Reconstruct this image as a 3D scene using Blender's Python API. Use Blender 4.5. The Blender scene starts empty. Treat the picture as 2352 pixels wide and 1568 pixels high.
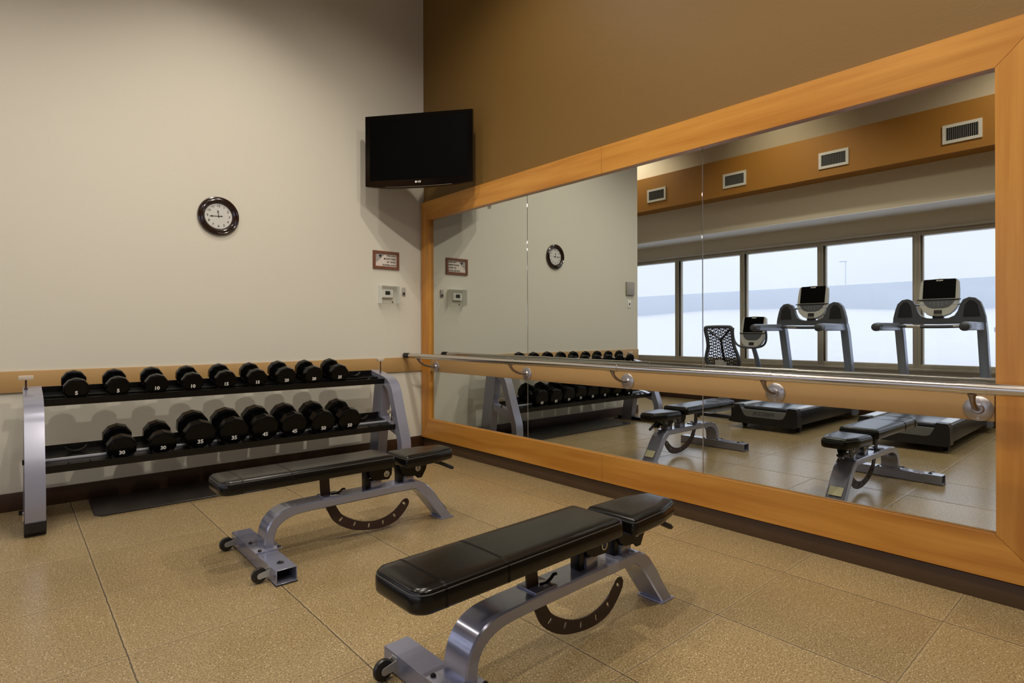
import bpy, bmesh, math, random
from mathutils import Vector, Matrix
random.seed(7)
C = bpy.context.scene.collection
PI = math.pi
R = math.radians

# ------------------------------------------------------------------ helpers
def BM(): return bmesh.new()

def box(bm, x0, x1, y0, y1, z0, z1, bev=0.0, seg=2):
    t = bmesh.new()
    vs = [t.verts.new((x, y, z)) for x in (x0, x1) for y in (y0, y1) for z in (z0, z1)]
    for f in ((0,1,3,2),(4,6,7,5),(0,4,5,1),(2,3,7,6),(0,2,6,4),(1,5,7,3)):
        t.faces.new([vs[i] for i in f])
    bmesh.ops.recalc_face_normals(t, faces=t.faces)
    if bev > 0:
        bmesh.ops.bevel(t, geom=list(t.edges), offset=bev, segments=seg, profile=0.5, affect='EDGES')
    merge(bm, t); return bm

def merge(bm, t, mat=None):
    me = bpy.data.meshes.new('tmp')
    t.to_mesh(me); t.free()
    if mat is not None: me.transform(mat)
    bm.from_mesh(me); bpy.data.meshes.remove(me)

def loft(bm, loops, cap0=True, cap1=True, closed=True):
    rows = [[bm.verts.new(p) for p in lp] for lp in loops]
    n = len(rows[0])
    for a, b in zip(rows[:-1], rows[1:]):
        for i in range(n if closed else n-1):
            j = (i+1) % n
            bm.faces.new((a[i], a[j], b[j], b[i]))
    if cap0: bm.faces.new(list(reversed(rows[0])))
    if cap1: bm.faces.new(rows[-1])
    return rows

def plate(bm, outer, holes, t, M):
    """flat plate from a 2D outline with optional holes, thickness t, centred, then mapped by M"""
    b = bmesh.new()
    edges = []
    for lp in [outer] + list(holes):
        vs = [b.verts.new((p[0], p[1], -t/2)) for p in lp]
        for i in range(len(vs)): edges.append(b.edges.new((vs[i], vs[(i+1) % len(vs)])))
    bmesh.ops.triangle_fill(b, use_beauty=True, use_dissolve=False, edges=edges)
    r = bmesh.ops.extrude_face_region(b, geom=list(b.faces))
    bmesh.ops.translate(b, verts=[v for v in r['geom'] if isinstance(v, bmesh.types.BMVert)], vec=(0,0,t))
    bmesh.ops.recalc_face_normals(b, faces=b.faces)
    merge(bm, b, M)

XZ = Matrix(((1,0,0,0),(0,0,-1,0),(0,1,0,0),(0,0,0,1)))     # (u,v) -> (x,z), thickness along y
YZ = Matrix(((0,0,1,0),(1,0,0,0),(0,1,0,0),(0,0,0,1)))      # (u,v) -> (y,z), thickness along x
def T(x, y, z): return Matrix.Translation((x, y, z))

def tube(bm, pts, r, n=12, caps=True, radii=None):
    pts = [Vector(p) for p in pts]
    up = Vector((0,0,1)); loops = []
    prev = None
    for i, p in enumerate(pts):
        if i == 0: d = pts[1]-p
        elif i == len(pts)-1: d = p-pts[i-1]
        else: d = (pts[i+1]-p).normalized() + (p-pts[i-1]).normalized()
        d.normalize()
        if prev is None:
            a = up if abs(d.dot(up)) < 0.9 else Vector((1,0,0))
            s = d.cross(a).normalized()
        else:
            s = (prev - d*prev.dot(d)).normalized()
        prev = s
        t = d.cross(s)
        rr = radii[i] if radii else r
        loops.append([p + (s*math.cos(2*PI*k/n) + t*math.sin(2*PI*k/n))*rr for k in range(n)])
    loft(bm, loops, caps, caps)

def cyl(bm, a, b, r, n=20): tube(bm, [a, b], r, n)

def lathe(bm, prof, n, M):
    """prof list of (r, h) revolved round local z, mapped by M"""
    b = bmesh.new()
    rows = [[b.verts.new((max(r,1e-5)*math.cos(2*PI*k/n), max(r,1e-5)*math.sin(2*PI*k/n), h)) for k in range(n)] for r, h in prof]
    for p, q in zip(rows[:-1], rows[1:]):
        for i in range(n):
            j = (i+1) % n; b.faces.new((p[i], p[j], q[j], q[i]))
    b.faces.new(list(reversed(rows[0]))); b.faces.new(rows[-1])
    bmesh.ops.recalc_face_normals(b, faces=b.faces)
    merge(bm, b, M)

def offset_poly(pts, d):
    """inset a convex counter-clockwise polygon by d"""
    n = len(pts); out = []
    for i in range(n):
        p0, p1, p2 = Vector(pts[i-1]), Vector(pts[i]), Vector(pts[(i+1) % n])
        a = (p1-p0).normalized(); b = (p2-p1).normalized()
        na = Vector((-a.y, a.x)); nb = Vector((-b.y, b.x))
        k = 1 + na.dot(nb)
        out.append(p1 + (na+nb)*(d/max(k, .2)))
    return out

def round_poly(pts, rs, seg=6):
    """round the corners of a convex polygon; rs radius per corner (or number)"""
    n = len(pts); out = []
    if not hasattr(rs, '__len__'): rs = [rs]*n
    for i in range(n):
        p0, p1, p2 = Vector(pts[i-1]), Vector(pts[i]), Vector(pts[(i+1) % n])
        a = (p0-p1).normalized(); b = (p2-p1).normalized()
        ang = a.angle(b); r = max(rs[i], 1e-4)
        L = r/math.tan(ang/2)
        s, e = p1+a*L, p1+b*L
        c = p1 + (a+b).normalized()*(r/math.sin(ang/2))
        v0, v1 = s-c, e-c
        tot = v0.angle(v1)
        sg = 1 if v0.x*v1.y-v0.y*v1.x > 0 else -1
        for k in range(seg+1):
            th = sg*tot*k/seg
            out.append(Vector((c.x+v0.x*math.cos(th)-v0.y*math.sin(th), c.y+v0.x*math.sin(th)+v0.y*math.cos(th))))
    return out

def pad(bm, base, rs, layers, tiltfun=None, seg=7):
    """soft pad: layers = list of (inset, z)"""
    loops = []
    for ins, z in layers:
        q = offset_poly(base, ins)
        rr = [max(r-ins, .004) for r in (rs if hasattr(rs, '__len__') else [rs]*len(base))]
        q = round_poly(q, rr, seg)
        loops.append([Vector((p.x, p.y, z + (tiltfun(p.x, p.y) if tiltfun else 0))) for p in q])
    loft(bm, loops)

def rrect(x0, x1, y0, y1, r, seg=5):
    return [(p.x, p.y) for p in round_poly([(x0,y0),(x1,y0),(x1,y1),(x0,y1)], r, seg)]

def circ(cx, cy, r, n=20): return [(cx+r*math.cos(2*PI*k/n), cy+r*math.sin(2*PI*k/n)) for k in range(n)]

def text(bm, s, size, M, ext=0.0004, align='CENTER', bold=0.0, sx=1.0):
    cu = bpy.data.curves.new('t', 'FONT'); cu.body = s; cu.size = size; cu.align_x = align; cu.align_y = 'CENTER'
    cu.extrude = ext; cu.offset = bold; cu.resolution_u = 3
    o = bpy.data.objects.new('t', cu); C.objects.link(o)
    bpy.context.view_layer.update()
    me = bpy.data.meshes.new_from_object(o.evaluated_get(bpy.context.evaluated_depsgraph_get()))
    me.transform(M @ Matrix.Diagonal((sx,1,1,1)))
    bm.from_mesh(me)
    bpy.data.meshes.remove(me); bpy.data.objects.remove(o); bpy.data.curves.remove(cu)

FACE_MY = Matrix.Rotation(PI/2, 4, 'X')                                  # readable from -y
FACE_PX = Matrix.Rotation(PI/2, 4, 'Z') @ Matrix.Rotation(PI/2, 4, 'X')  # readable from +x

def root_of(o):
    while o.parent: o = o.parent
    return o

def P(name, bm, mat, parent=None, world=False, smooth=38, label=None):
    """one mesh object; with world=True the geometry is in world space and is moved to the thing's frame"""
    me = bpy.data.meshes.new(name)
    bmesh.ops.remove_doubles(bm, verts=bm.verts, dist=1e-6)
    bm.to_mesh(me); bm.free()
    if parent is not None and world:
        l = root_of(parent).location
        me.transform(Matrix.Translation(-l))
    for p in me.polygons: p.use_smooth = True
    me.set_sharp_from_angle(angle=R(smooth))
    for m in (mat if isinstance(mat, (list, tuple)) else [mat]): me.materials.append(m)
    o = bpy.data.objects.new(name, me); C.objects.link(o)
    if parent is not None: o.parent = parent
    if label: o['label'] = label
    return o

def thing(name, label, cat, loc=(0,0,0), group=None):
    o = bpy.data.objects.new(name, None); C.objects.link(o)
    o.location = loc; o.empty_display_size = .1
    o['label'] = label; o['category'] = cat
    if group: o['group'] = group
    return o
def tag(o, label, cat, group=None):
    o['label'] = label; o['category'] = cat
    if group: o['group'] = group
    return o
def struct(name, bm, m, parent=None):
    o = P(name, bm, m, parent)
    if parent is None: o['kind'] = 'structure'
    return o
def dup(root, loc, label, group=None):
    r = root.copy(); C.objects.link(r); r.location = loc; r['label'] = label
    if group: r['group'] = group
    for ch in list(root.children):
        c = ch.copy(); C.objects.link(c); c.parent = r
        for g in ch.children:
            d = g.copy(); C.objects.link(d); d.parent = c
    return r

# ------------------------------------------------------------------ materials
def mat(name, col, rough=.5, metal=0.0, spec=.5, coat=0.0, bump=0.0, bscale=200, var=0.0, vscale=3, coatr=.1):
    m = bpy.data.materials.new(name); m.use_nodes = True
    nt = m.node_tree; b = nt.nodes['Principled BSDF']
    b.inputs['Base Color'].default_value = (*col, 1); b.inputs['Roughness'].default_value = rough
    b.inputs['Metallic'].default_value = metal; b.inputs['Specular IOR Level'].default_value = spec
    b.inputs['Coat Weight'].default_value = coat; b.inputs['Coat Roughness'].default_value = coatr
    tc = nt.nodes.new('ShaderNodeTexCoord')
    if var > 0:
        n = nt.nodes.new('ShaderNodeTexNoise'); n.inputs['Scale'].default_value = vscale; n.inputs['Detail'].default_value = 3
        nt.links.new(tc.outputs['Object'], n.inputs['Vector'])
        mx = nt.nodes.new('ShaderNodeMix'); mx.data_type = 'RGBA'
        mx.inputs[6].default_value = (*[c*(1-var) for c in col], 1); mx.inputs[7].default_value = (*[min(1,c*(1+var)) for c in col], 1)
        nt.links.new(n.outputs['Fac'], mx.inputs[0]); nt.links.new(mx.outputs[2], b.inputs['Base Color'])
    if bump > 0:
        n = nt.nodes.new('ShaderNodeTexNoise'); n.inputs['Scale'].default_value = bscale; n.inputs['Detail'].default_value = 2
        nt.links.new(tc.outputs['Object'], n.inputs['Vector'])
        bp = nt.nodes.new('ShaderNodeBump'); bp.inputs['Strength'].default_value = bump; bp.inputs['Distance'].default_value = .002
        nt.links.new(n.outputs['Fac'], bp.inputs['Height']); nt.links.new(bp.outputs['Normal'], b.inputs['Normal'])
    return m

M_cream = mat('cream_wall_paint', (.585,.562,.49), .75, bump=.25, bscale=120, var=.02, vscale=1.2)
M_cream2 = mat('cream_upper_paint', (.66,.58,.45), .75, bump=.2, bscale=120)
M_gold = mat('ochre_wall_paint', (.160,.086,.014), .6, bump=.25, bscale=120, var=.03, vscale=1.0)
M_bulk = mat('orange_bulkhead_paint', (.36,.155,.018), .6, bump=.2, bscale=120)
M_soffit = mat('daylit_soffit_white', (.86,.86,.84), .8)
M_ceil = mat('ceiling_paint', (.45,.40,.32), .85)
M_band = mat('tan_rail_board', (.40,.245,.095), .5, bump=.1, bscale=60, var=.06, vscale=4)
M_base = mat('dark_brown_baseboard', (.040,.016,.007), .45, var=.2, vscale=6)
M_base2 = mat('brown_vinyl_cove', (.075,.042,.020), .5, var=.15, vscale=6)
M_steel = mat('blue_grey_painted_steel', (.29,.305,.41), .20, metal=.5, coat=.6, coatr=.06)
M_steel2 = mat('rack_grey_painted_steel', (.28,.29,.38), .26, metal=.4, coat=.5, coatr=.10)
M_blackst = mat('black_painted_steel', (.003,.003,.0035), .30, spec=.3)
M_brownst = mat('dark_sector_plate', (.030,.014,.012), .45)
M_vinyl = mat('black_vinyl', (.0035,.0033,.0031), .23, spec=.36, bump=.05, bscale=260)
M_stitch = mat('welt_thread', (.05,.048,.045), .5)
M_ureth = mat('black_urethane', (.0018,.0018,.002), .24, spec=.20)
M_white = mat('white_print', (.80,.78,.74), .6)
M_chrome = mat('knurled_chrome', (.62,.60,.57), .25, metal=1, bump=.4, bscale=900)
M_rubber = mat('black_rubber', (.010,.010,.010), .65)
M_rubwheel = mat('black_wheel', (.012,.011,.011), .35)
M_brushed = mat('brushed_steel', (.62,.60,.58), .20, metal=1, bump=.05, bscale=40)
M_bracket = mat('bracket_steel', (.42,.40,.41), .33, metal=.9)
M_armst = mat('bracket_steel_reflection', (.26,.22,.20), .30, metal=.9)  # bracket steel darkened to paint in its dark brown reflections
M_plast_w = mat('white_plastic', (.70,.70,.66), .4)
M_plast_g = mat('grey_plastic', (.30,.29,.27), .5)
M_pin = mat('wood_block', (.48,.41,.33), .5)
M_tvbk = mat('gloss_black_plastic', (.0015,.0015,.002), .12, spec=.35)
M_tvscr = mat('matte_black_screen', (.0006,.0006,.0007), .5, spec=.05)
M_silver = mat('silver_trim', (.65,.66,.68), .2, metal=1)
M_fork = mat('zinc_fork', (.42,.42,.42), .4, metal=.4)
M_clockf = mat('dark_cherry_wood', (.014,.004,.003), .18, coat=.6)
M_dial = mat('clock_dial', (.52,.52,.50), .5)
M_ink = mat('black_ink', (.01,.01,.01), .5)
M_mat = mat('black_floor_mat', (.022,.019,.017), .30, bump=.15, bscale=400)
M_signf = mat('reddish_sign_frame', (.16,.060,.032), .4, var=.3, vscale=30)
M_signw = mat('sign_panel', (.62,.55,.50), .5)
M_signg = mat('sign_grey', (.33,.31,.29), .5)
M_consg = mat('warm_grey_console', (.36,.355,.33), .42)
M_dark = mat('charcoal_plastic', (.050,.055,.066), .42)
M_dark2 = mat('black_plastic', (.007,.007,.009), .35)
M_bluest = mat('blue_grey_upright', (.25,.29,.37), .36, metal=.4, coat=.2)
M_belt = mat('treadmill_belt', (.03,.034,.045), .22, bump=.04, bscale=500)
M_railtop = mat('silver_side_rail', (.42,.44,.50), .3, metal=.3)
M_capgrey = mat('rear_cover_grey', (.13,.135,.135), .5)
M_winfr = mat('bronze_window_frame', (.38,.34,.27), .45, metal=.2)
M_sill = mat('pale_window_trim', (.62,.60,.56), .5)
M_ventw = mat('vent_white', (.66,.63,.57), .45)
M_louvre = mat('louvre_grey', (.16,.155,.145), .5)
M_ventd = mat('vent_dark', (.02,.02,.02), .7)
M_snow = mat('snow', (.47,.46,.475), .9, bump=.3, bscale=2, var=.03, vscale=.3)
M_parapet = mat('pale_blue_concrete', (.50,.53,.57), .9, var=.02, vscale=.5)
M_pole = mat('pole_grey', (.60,.62,.66), .5)
M_label = mat('pale_label', (.62,.60,.40), .4)
M_clear = None

def clear_mat():
    m = bpy.data.materials.new('clear_acrylic'); m.use_nodes = True; nt = m.node_tree
    nt.nodes.remove(nt.nodes['Principled BSDF']); out = nt.nodes['Material Output']
    tr = nt.nodes.new('ShaderNodeBsdfTransparent'); tr.inputs[0].default_value = (.985,.99,.985,1)
    gl = nt.nodes.new('ShaderNodeBsdfGlossy'); gl.inputs['Roughness'].default_value = .08
    lw = nt.nodes.new('ShaderNodeLayerWeight'); lw.inputs[0].default_value = .5
    pw = nt.nodes.new('ShaderNodeMath'); pw.operation = 'POWER'; pw.inputs[1].default_value = 4; nt.links.new(lw.outputs['Facing'], pw.inputs[0])
    fr = nt.nodes.new('ShaderNodeMath'); fr.operation = 'MULTIPLY_ADD'; fr.inputs[1].default_value = .5; fr.inputs[2].default_value = .035; nt.links.new(pw.outputs[0], fr.inputs[0])
    mx = nt.nodes.new('ShaderNodeMixShader')
    nt.links.new(fr.outputs[0], mx.inputs[0]); nt.links.new(tr.outputs[0], mx.inputs[1]); nt.links.new(gl.outputs[0], mx.inputs[2])
    nt.links.new(mx.outputs[0], out.inputs[0]); return m
M_clear = clear_mat()
def edge_mat():
    m = bpy.data.materials.new('bright_edge_acrylic'); m.use_nodes = True; nt = m.node_tree  # white mixed in to paint the bright edges of the clear guard
    nt.nodes.remove(nt.nodes['Principled BSDF']); out = nt.nodes['Material Output']
    tr = nt.nodes.new('ShaderNodeBsdfTransparent'); df = nt.nodes.new('ShaderNodeBsdfDiffuse'); df.inputs[0].default_value = (.85,.87,.83,1)
    mx = nt.nodes.new('ShaderNodeMixShader'); mx.inputs[0].default_value = .45
    nt.links.new(tr.outputs[0], mx.inputs[1]); nt.links.new(df.outputs[0], mx.inputs[2]); nt.links.new(mx.outputs[0], out.inputs[0]); return m
M_edge = edge_mat()
def glass_mat():
    m = clear_mat(); m.name = 'window_glass'
    for n in m.node_tree.nodes:
        if n.type == 'BSDF_TRANSPARENT': n.inputs[0].default_value = (.95,.96,1.0,1)
        if n.type == 'BSDF_GLOSSY': n.inputs['Roughness'].default_value = .02
    return m
M_glass = glass_mat()

def mirror_mat():
    m = bpy.data.materials.new('mirror_silver'); m.use_nodes = True; nt = m.node_tree
    nt.nodes.remove(nt.nodes['Principled BSDF']); out = nt.nodes['Material Output']
    gl = nt.nodes.new('ShaderNodeBsdfGlossy'); gl.inputs[0].default_value = (.665,.70,.68,1); gl.inputs['Roughness'].default_value = 0
    nt.links.new(gl.outputs[0], out.inputs[0]); return m
M_mirror = mirror_mat()

def wood_mat(name, axis):
    m = bpy.data.materials.new(name); m.use_nodes = True; nt = m.node_tree; b = nt.nodes['Principled BSDF']
    g = nt.nodes.new('ShaderNodeNewGeometry'); mp = nt.nodes.new('ShaderNodeMapping')
    mp.inputs['Scale'].default_value = (6, .55, 9) if axis == 'y' else (6, 9, .55)
    nt.links.new(g.outputs['Position'], mp.inputs[0])
    n = nt.nodes.new('ShaderNodeTexNoise'); n.inputs['Scale'].default_value = 1.6; n.inputs['Detail'].default_value = 5; n.inputs['Distortion'].default_value = .4
    nt.links.new(mp.outputs[0], n.inputs['Vector'])
    mp2 = nt.nodes.new('ShaderNodeMapping'); mp2.inputs['Scale'].default_value = (40, 3, 120) if axis == 'y' else (40, 120, 3)
    nt.links.new(g.outputs['Position'], mp2.inputs[0])
    n2 = nt.nodes.new('ShaderNodeTexNoise'); n2.inputs['Scale'].default_value = 1.2; n2.inputs['Detail'].default_value = 3
    nt.links.new(mp2.outputs[0], n2.inputs['Vector'])
    ad = nt.nodes.new('ShaderNodeMath'); ad.operation = 'MULTIPLY_ADD'; ad.inputs[1].default_value = .22; 
    nt.links.new(n2.outputs['Fac'], ad.inputs[0]); nt.links.new(n.outputs['Fac'], ad.inputs[2])
    cr = nt.nodes.new('ShaderNodeValToRGB'); e = cr.color_ramp.elements
    e[0].position = .42; e[0].color = (.40,.152,.013,1); e[1].position = .80; e[1].color = (.56,.262,.043,1)
    nt.links.new(ad.outputs[0], cr.inputs[0]); nt.links.new(cr.outputs[0], b.inputs['Base Color'])
    b.inputs['Roughness'].default_value = .38; b.inputs['Coat Weight'].default_value = .25; b.inputs['Coat Roughness'].default_value = .3
    return m
M_woodh = wood_mat('frame_wood_horizontal', 'y'); M_woodv = wood_mat('frame_wood_vertical', 'z')

def floor_mat():
    m = bpy.data.materials.new('speckled_rubber_tile'); m.use_nodes = True; nt = m.node_tree; b = nt.nodes['Principled BSDF']
    N = nt.nodes; L = nt.links
    g = N.new('ShaderNodeNewGeometry'); sp = N.new('ShaderNodeSeparateXYZ'); L.new(g.outputs['Position'], sp.inputs[0])
    def mth(op, a, bb=None, c=None):
        n = N.new('ShaderNodeMath'); n.operation = op
        for i, v in enumerate((a, bb, c)):
            if v is None: continue
            if isinstance(v, (int, float)): n.inputs[i].default_value = v
            else: L.new(v, n.inputs[i])
        return n.outputs[0]
    px, py = .642, .648
    wob = N.new('ShaderNodeTexNoise'); wob.inputs['Scale'].default_value = 30; L.new(g.outputs['Position'], wob.inputs['Vector'])
    w = mth('MULTIPLY', mth('SUBTRACT', wob.outputs['Fac'], .5), .006)
    u = mth('DIVIDE', mth('ADD', mth('ADD', sp.outputs[0], 2.945), w), px); v = mth('DIVIDE', mth('ADD', sp.outputs[1], w), py)
    fu, fv = mth('FRACT', u), mth('FRACT', v)
    du = mth('MULTIPLY', mth('MINIMUM', fu, mth('SUBTRACT', 1, fu)), px); dv = mth('MULTIPLY', mth('MINIMUM', fv, mth('SUBTRACT', 1, fv)), py)
    lu = mth('LESS_THAN', du, .0026); lv = mth('LESS_THAN', dv, .0020)
    d = mth('MINIMUM', du, dv)
    edge_light = N.new('ShaderNodeMapRange'); L.new(d, edge_light.inputs[0]); edge_light.inputs[1].default_value = .002; edge_light.inputs[2].default_value = .013; edge_light.inputs[3].default_value = 1; edge_light.inputs[4].default_value = 0
    cb = N.new('ShaderNodeCombineXYZ'); L.new(mth('FLOOR', u), cb.inputs[0]); L.new(mth('FLOOR', v), cb.inputs[1])
    wn = N.new('ShaderNodeTexWhiteNoise'); L.new(cb.outputs[0], wn.inputs['Vector'])
    big = N.new('ShaderNodeTexNoise'); big.inputs['Scale'].default_value = 1.6; big.inputs['Detail'].default_value = 4; L.new(g.outputs['Position'], big.inputs['Vector'])
    sm = N.new('ShaderNodeTexNoise'); sm.inputs['Scale'].default_value = 150; sm.inputs['Detail'].default_value = 3; sm.inputs['Roughness'].default_value = .75; L.new(g.outputs['Position'], sm.inputs['Vector'])
    vo = N.new('ShaderNodeTexVoronoi'); vo.inputs['Scale'].default_value = 210; L.new(g.outputs['Position'], vo.inputs['Vector'])
    cr = N.new('ShaderNodeValToRGB'); e = cr.color_ramp.elements
    e[0].position = .33; e[0].color = (.118,.080,.036,1); e[1].position = .70; e[1].color = (.44,.335,.185,1)
    x = e.new(.5); x.color = (.265,.192,.092,1)
    L.new(sm.outputs['Fac'], cr.inputs[0])
    # light and dark chips
    sepc = N.new('ShaderNodeSeparateColor'); L.new(vo.outputs['Color'], sepc.inputs[0])
    chipl = mth('MULTIPLY', mth('GREATER_THAN', sepc.outputs[0], .92), mth('LESS_THAN', vo.outputs['Distance'], .42))
    chipd = mth('MULTIPLY', mth('GREATER_THAN', sepc.outputs[1], .93), mth('LESS_THAN', vo.outputs['Distance'], .42))
    def mixc(f, A, Bc):
        n = N.new('ShaderNodeMix'); n.data_type = 'RGBA'; L.new(f, n.inputs[0])
        for i, v in ((6, A), (7, Bc)):
            if isinstance(v, tuple): n.inputs[i].default_value = v
            else: L.new(v, n.inputs[i])
        return n.outputs[2]
    c = mixc(chipl, cr.outputs[0], (.62,.52,.36,1)); c = mixc(chipd, c, (.06,.045,.03,1))
    k = mth('ADD', mth('ADD', .74, mth('MULTIPLY', wn.outputs['Value'], .16)), mth('MULTIPLY', big.outputs['Fac'], .40))
    vm = N.new('ShaderNodeVectorMath'); vm.operation = 'SCALE'; L.new(c, vm.inputs[0]); L.new(k, vm.inputs['Scale'])
    c = mixc(mth('MULTIPLY', edge_light.outputs[0], .24), vm.outputs[0], (.50,.40,.25,1))  # painted light on the bevelled tile edges beside the joints
    c = mixc(mth('MULTIPLY', lv, .7), c, (.07,.05,.03,1)); c = mixc(mth('MULTIPLY', lu, .9), c, (.045,.036,.024,1))
    L.new(c, b.inputs['Base Color'])
    b.inputs['Roughness'].default_value = .22; b.inputs['Specular IOR Level'].default_value = .5
    bp = N.new('ShaderNodeBump'); bp.inputs['Strength'].default_value = .15; bp.inputs['Distance'].default_value = .0015
    L.new(sm.outputs['Fac'], bp.inputs['Height'])
    gv = N.new('ShaderNodeMapRange'); gv.interpolation_type = 'SMOOTHSTEP'; L.new(d, gv.inputs[0]); gv.inputs[1].default_value = 0; gv.inputs[2].default_value = .009
    bp2 = N.new('ShaderNodeBump'); bp2.inputs['Strength'].default_value = 1; bp2.inputs['Distance'].default_value = .0013
    L.new(gv.outputs[0], bp2.inputs['Height']); L.new(bp.outputs[0], bp2.inputs['Normal']); L.new(bp2.outputs[0], b.inputs['Normal'])
    return m
M_floor = floor_mat()

# ------------------------------------------------------------------ room shell
XW = -5.86; CE = 4.85; YN = -9.0; YF = 3.2; XE = -3.71
struct('floor', box(BM(), XW-.2, .2, YN-.2, YF+.2, -.1, 0), M_floor)
struct('ceiling', box(BM(), XW-.2, .2, YN-.2, YF+.2, CE, CE+.1), M_ceil)
struct('wall_left', box(BM(), XE, .012, 0, .15, 0, CE), M_cream)
struct('wall_right', box(BM(), .012, .15, YN, .15, 0, CE), M_gold)
struct('wall_near', box(BM(), XW-.2, .15, YN-.15, YN, 0, CE), M_cream)
struct('wall_far', box(BM(), XW-.2, XE+.15, YF, YF+.15, 0, CE), M_cream)
struct('wall_corridor', box(BM(), XE, XE+.15, .15, YF, 0, CE), M_cream)
# window wall: solid below, above and at the two ends
MULL = [1.93, .70, -.53, -1.745, -2.955, -4.165, -5.375]
ZB, ZT = .70, 2.515
b = BM(); box(b, XW-.2, XW, YN, YF, 0, ZB); box(b, XW-.2, XW, YN, YF, ZT, 2.79)
box(b, XW-.2, XW, 1.98, YF, ZB, ZT); box(b, XW-.2, XW, YN, -6.585, ZB, ZT)
struct('wall_window', b, M_cream2)
b = BM(); box(b, XW-.2, -5.27, YN, YF, 2.79, CE); struct('wall_window_upper', b, M_cream2)
struct('ceiling_niche', box(BM(), XW, -5.272, YN, YF, 2.778, 2.7895), M_soffit)  # thin slab whitened to paint in daylight on the soffit
b = BM(); box(b, -5.27, -4.99, YN, YF, 3.276, 3.84); struct('ceiling_bulkhead', b, M_bulk)
struct('baseboard_left', box(BM(), XE, .0, -.012, 0, 0, .123, .003), M_base)
struct('baseboard_right', box(BM(), -.004, .012, YN, -.012, 0, .100, .003), M_base2)
struct('baseboard_window', box(BM(), XW, XW+.012, YN, YF, 0, .11, .003), M_base)
struct('trim_1', box(BM(), XE, .010, -.016, 0, .798, .944, .003), M_band)
struct('trim_2', box(BM(), XW, XW+.03, -6.6, 1.98, ZT+.015, ZT+.045, .004), M_sill)
struct('trim_3', box(BM(), XE-.012, XE, 0, .15, .0, .123, .003), M_base)
b = BM(); box(b, XW-.01, XW+.05, -6.6, 1.98, ZB-.035, ZB, .004); struct('trim_4', b, M_winfr)
# window bays
edges = MULL + [-6.585]
for i in range(len(edges)-1):
    ya, yb = edges[i], edges[i+1]
    b = BM(); w = .042; x0, x1 = XW-.11, XW+.02
    box(b, x0, x1, ya-w, ya+w*(.0 if i == 0 else 0), ZB, ZT, .003)
    box(b, x0, x1, yb, yb+w, ZB, ZT, .003)
    box(b, x0, x1, yb+w, ya-w, ZB, ZB+.055, .003); box(b, x0, x1, yb+w, ya-w, ZT-.045, ZT, .003)
    box(b, x0+.03, x0+.09, yb+w, yb+w+.018, ZB+.055, ZT-.045); box(b, x0+.03, x0+.09, ya-w-.018, ya-w, ZB+.055, ZT-.045)
    wo = struct('window_%d' % (i+1), b, M_winfr)
    g = P('pane', box(BM(), XW-.06, XW-.054, yb+w, ya-w, ZB+.05, ZT-.04), M_glass, wo)

# outside: snow bank, parapet, lamp post
b = BM()
prof = [(-6.1,.10),(-9,.35),(-13,.95),(-17,1.55),(-20.1,2.02)]
ys = [-60+4*k for k in range(41)]
rows = [[b.verts.new((x, y, z + .10*math.sin(y*.45+x) + .06*math.sin(y*1.3+2*x))) for y in ys] for x, z in prof]
for p_, q_ in zip(rows[:-1], rows[1:]):
    for i in range(len(ys)-1): b.faces.new((p_[i], q_[i], q_[i+1], p_[i+1]))
bmesh.ops.recalc_face_normals(b, faces=b.faces)
o = tag(P('snow_bank', b, M_snow, smooth=80), 'bright snow covered slope outside the windows', 'snow'); o['kind'] = 'stuff'
o = tag(P('parapet_wall', box(BM(), -20.8, -20.2, -60, 100, 0, 2.93, .02), M_parapet), 'long pale blue grey parapet wall above the snow slope', 'wall')
t = thing('lamp_post', 'thin pale lamp post rising behind the parapet wall, seen through the window', 'lamp post', (-40, 9.37, 0))
b = BM(); tube(b, [(0,0,0),(0,0,6.0)], .05, 8, radii=[.06,.035]); P('pole', b, M_pole, t)
b = BM(); box(b, -.08, .08, -.08, .38, 5.96, 6.05, .03); P('lamp_head', b, M_pole, t)
t = thing('marker_post', 'thin pale post standing in the snow near the window', 'post', (-9.0, -3.30, .2))
b = BM(); tube(b, [(0,0,0),(0,0,1.02)], .016, 8); P('stake', b, M_pole, t)
b = BM(); box(b, -.02, .02, -.03, .03, .98, 1.06, .005); P('post_cap', b, M_pole, t)

# ------------------------------------------------------------------ air vents
def vent():
    t = thing('air_vent', '', 'air vent', (-4.99, .5435, 3.405), 'air vents in the orange bulkhead')
    b = BM(); plate(b, [(-.19,0),(.19,0),(.19,.235),(-.19,.235)], [[(-.155,.038),(.155,.038),(.155,.197),(-.155,.197)]], .012, T(.006,0,0) @ YZ)
    for yy, zz in ((-.173,.118),(.173,.118)): cyl(b, (.012,yy,zz), (.0145,yy,zz), .006, 8)
    P('vent_frame', b, M_ventw, t)
    P('duct_backing', box(BM(), .0005, .002, -.157, .157, .036, .199), M_ventd, t)
    b = BM()
    for k in range(16):
        y = -.148 + k*.0197; box(b, .003, .010, y-.0028, y+.0028, .036, .199)
    P('grille', b, M_louvre, t)
    t.scale = (1, .97, .93); return t
v0 = vent()
yl = [.5435, -.843, -2.2285, -3.60]
wh = ['farthest, beside the cream wall end', 'second from the cream wall end', 'second from the mirror right edge', 'nearest the mirror right edge']
for k, y in enumerate(yl):
    lab = 'white louvred air vent in orange bulkhead, ' + wh[k]
    if k == 0: v0['label'] = lab; v0.location.y = y
    else: dup(v0, (-4.99, y, 3.385), lab)

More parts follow.
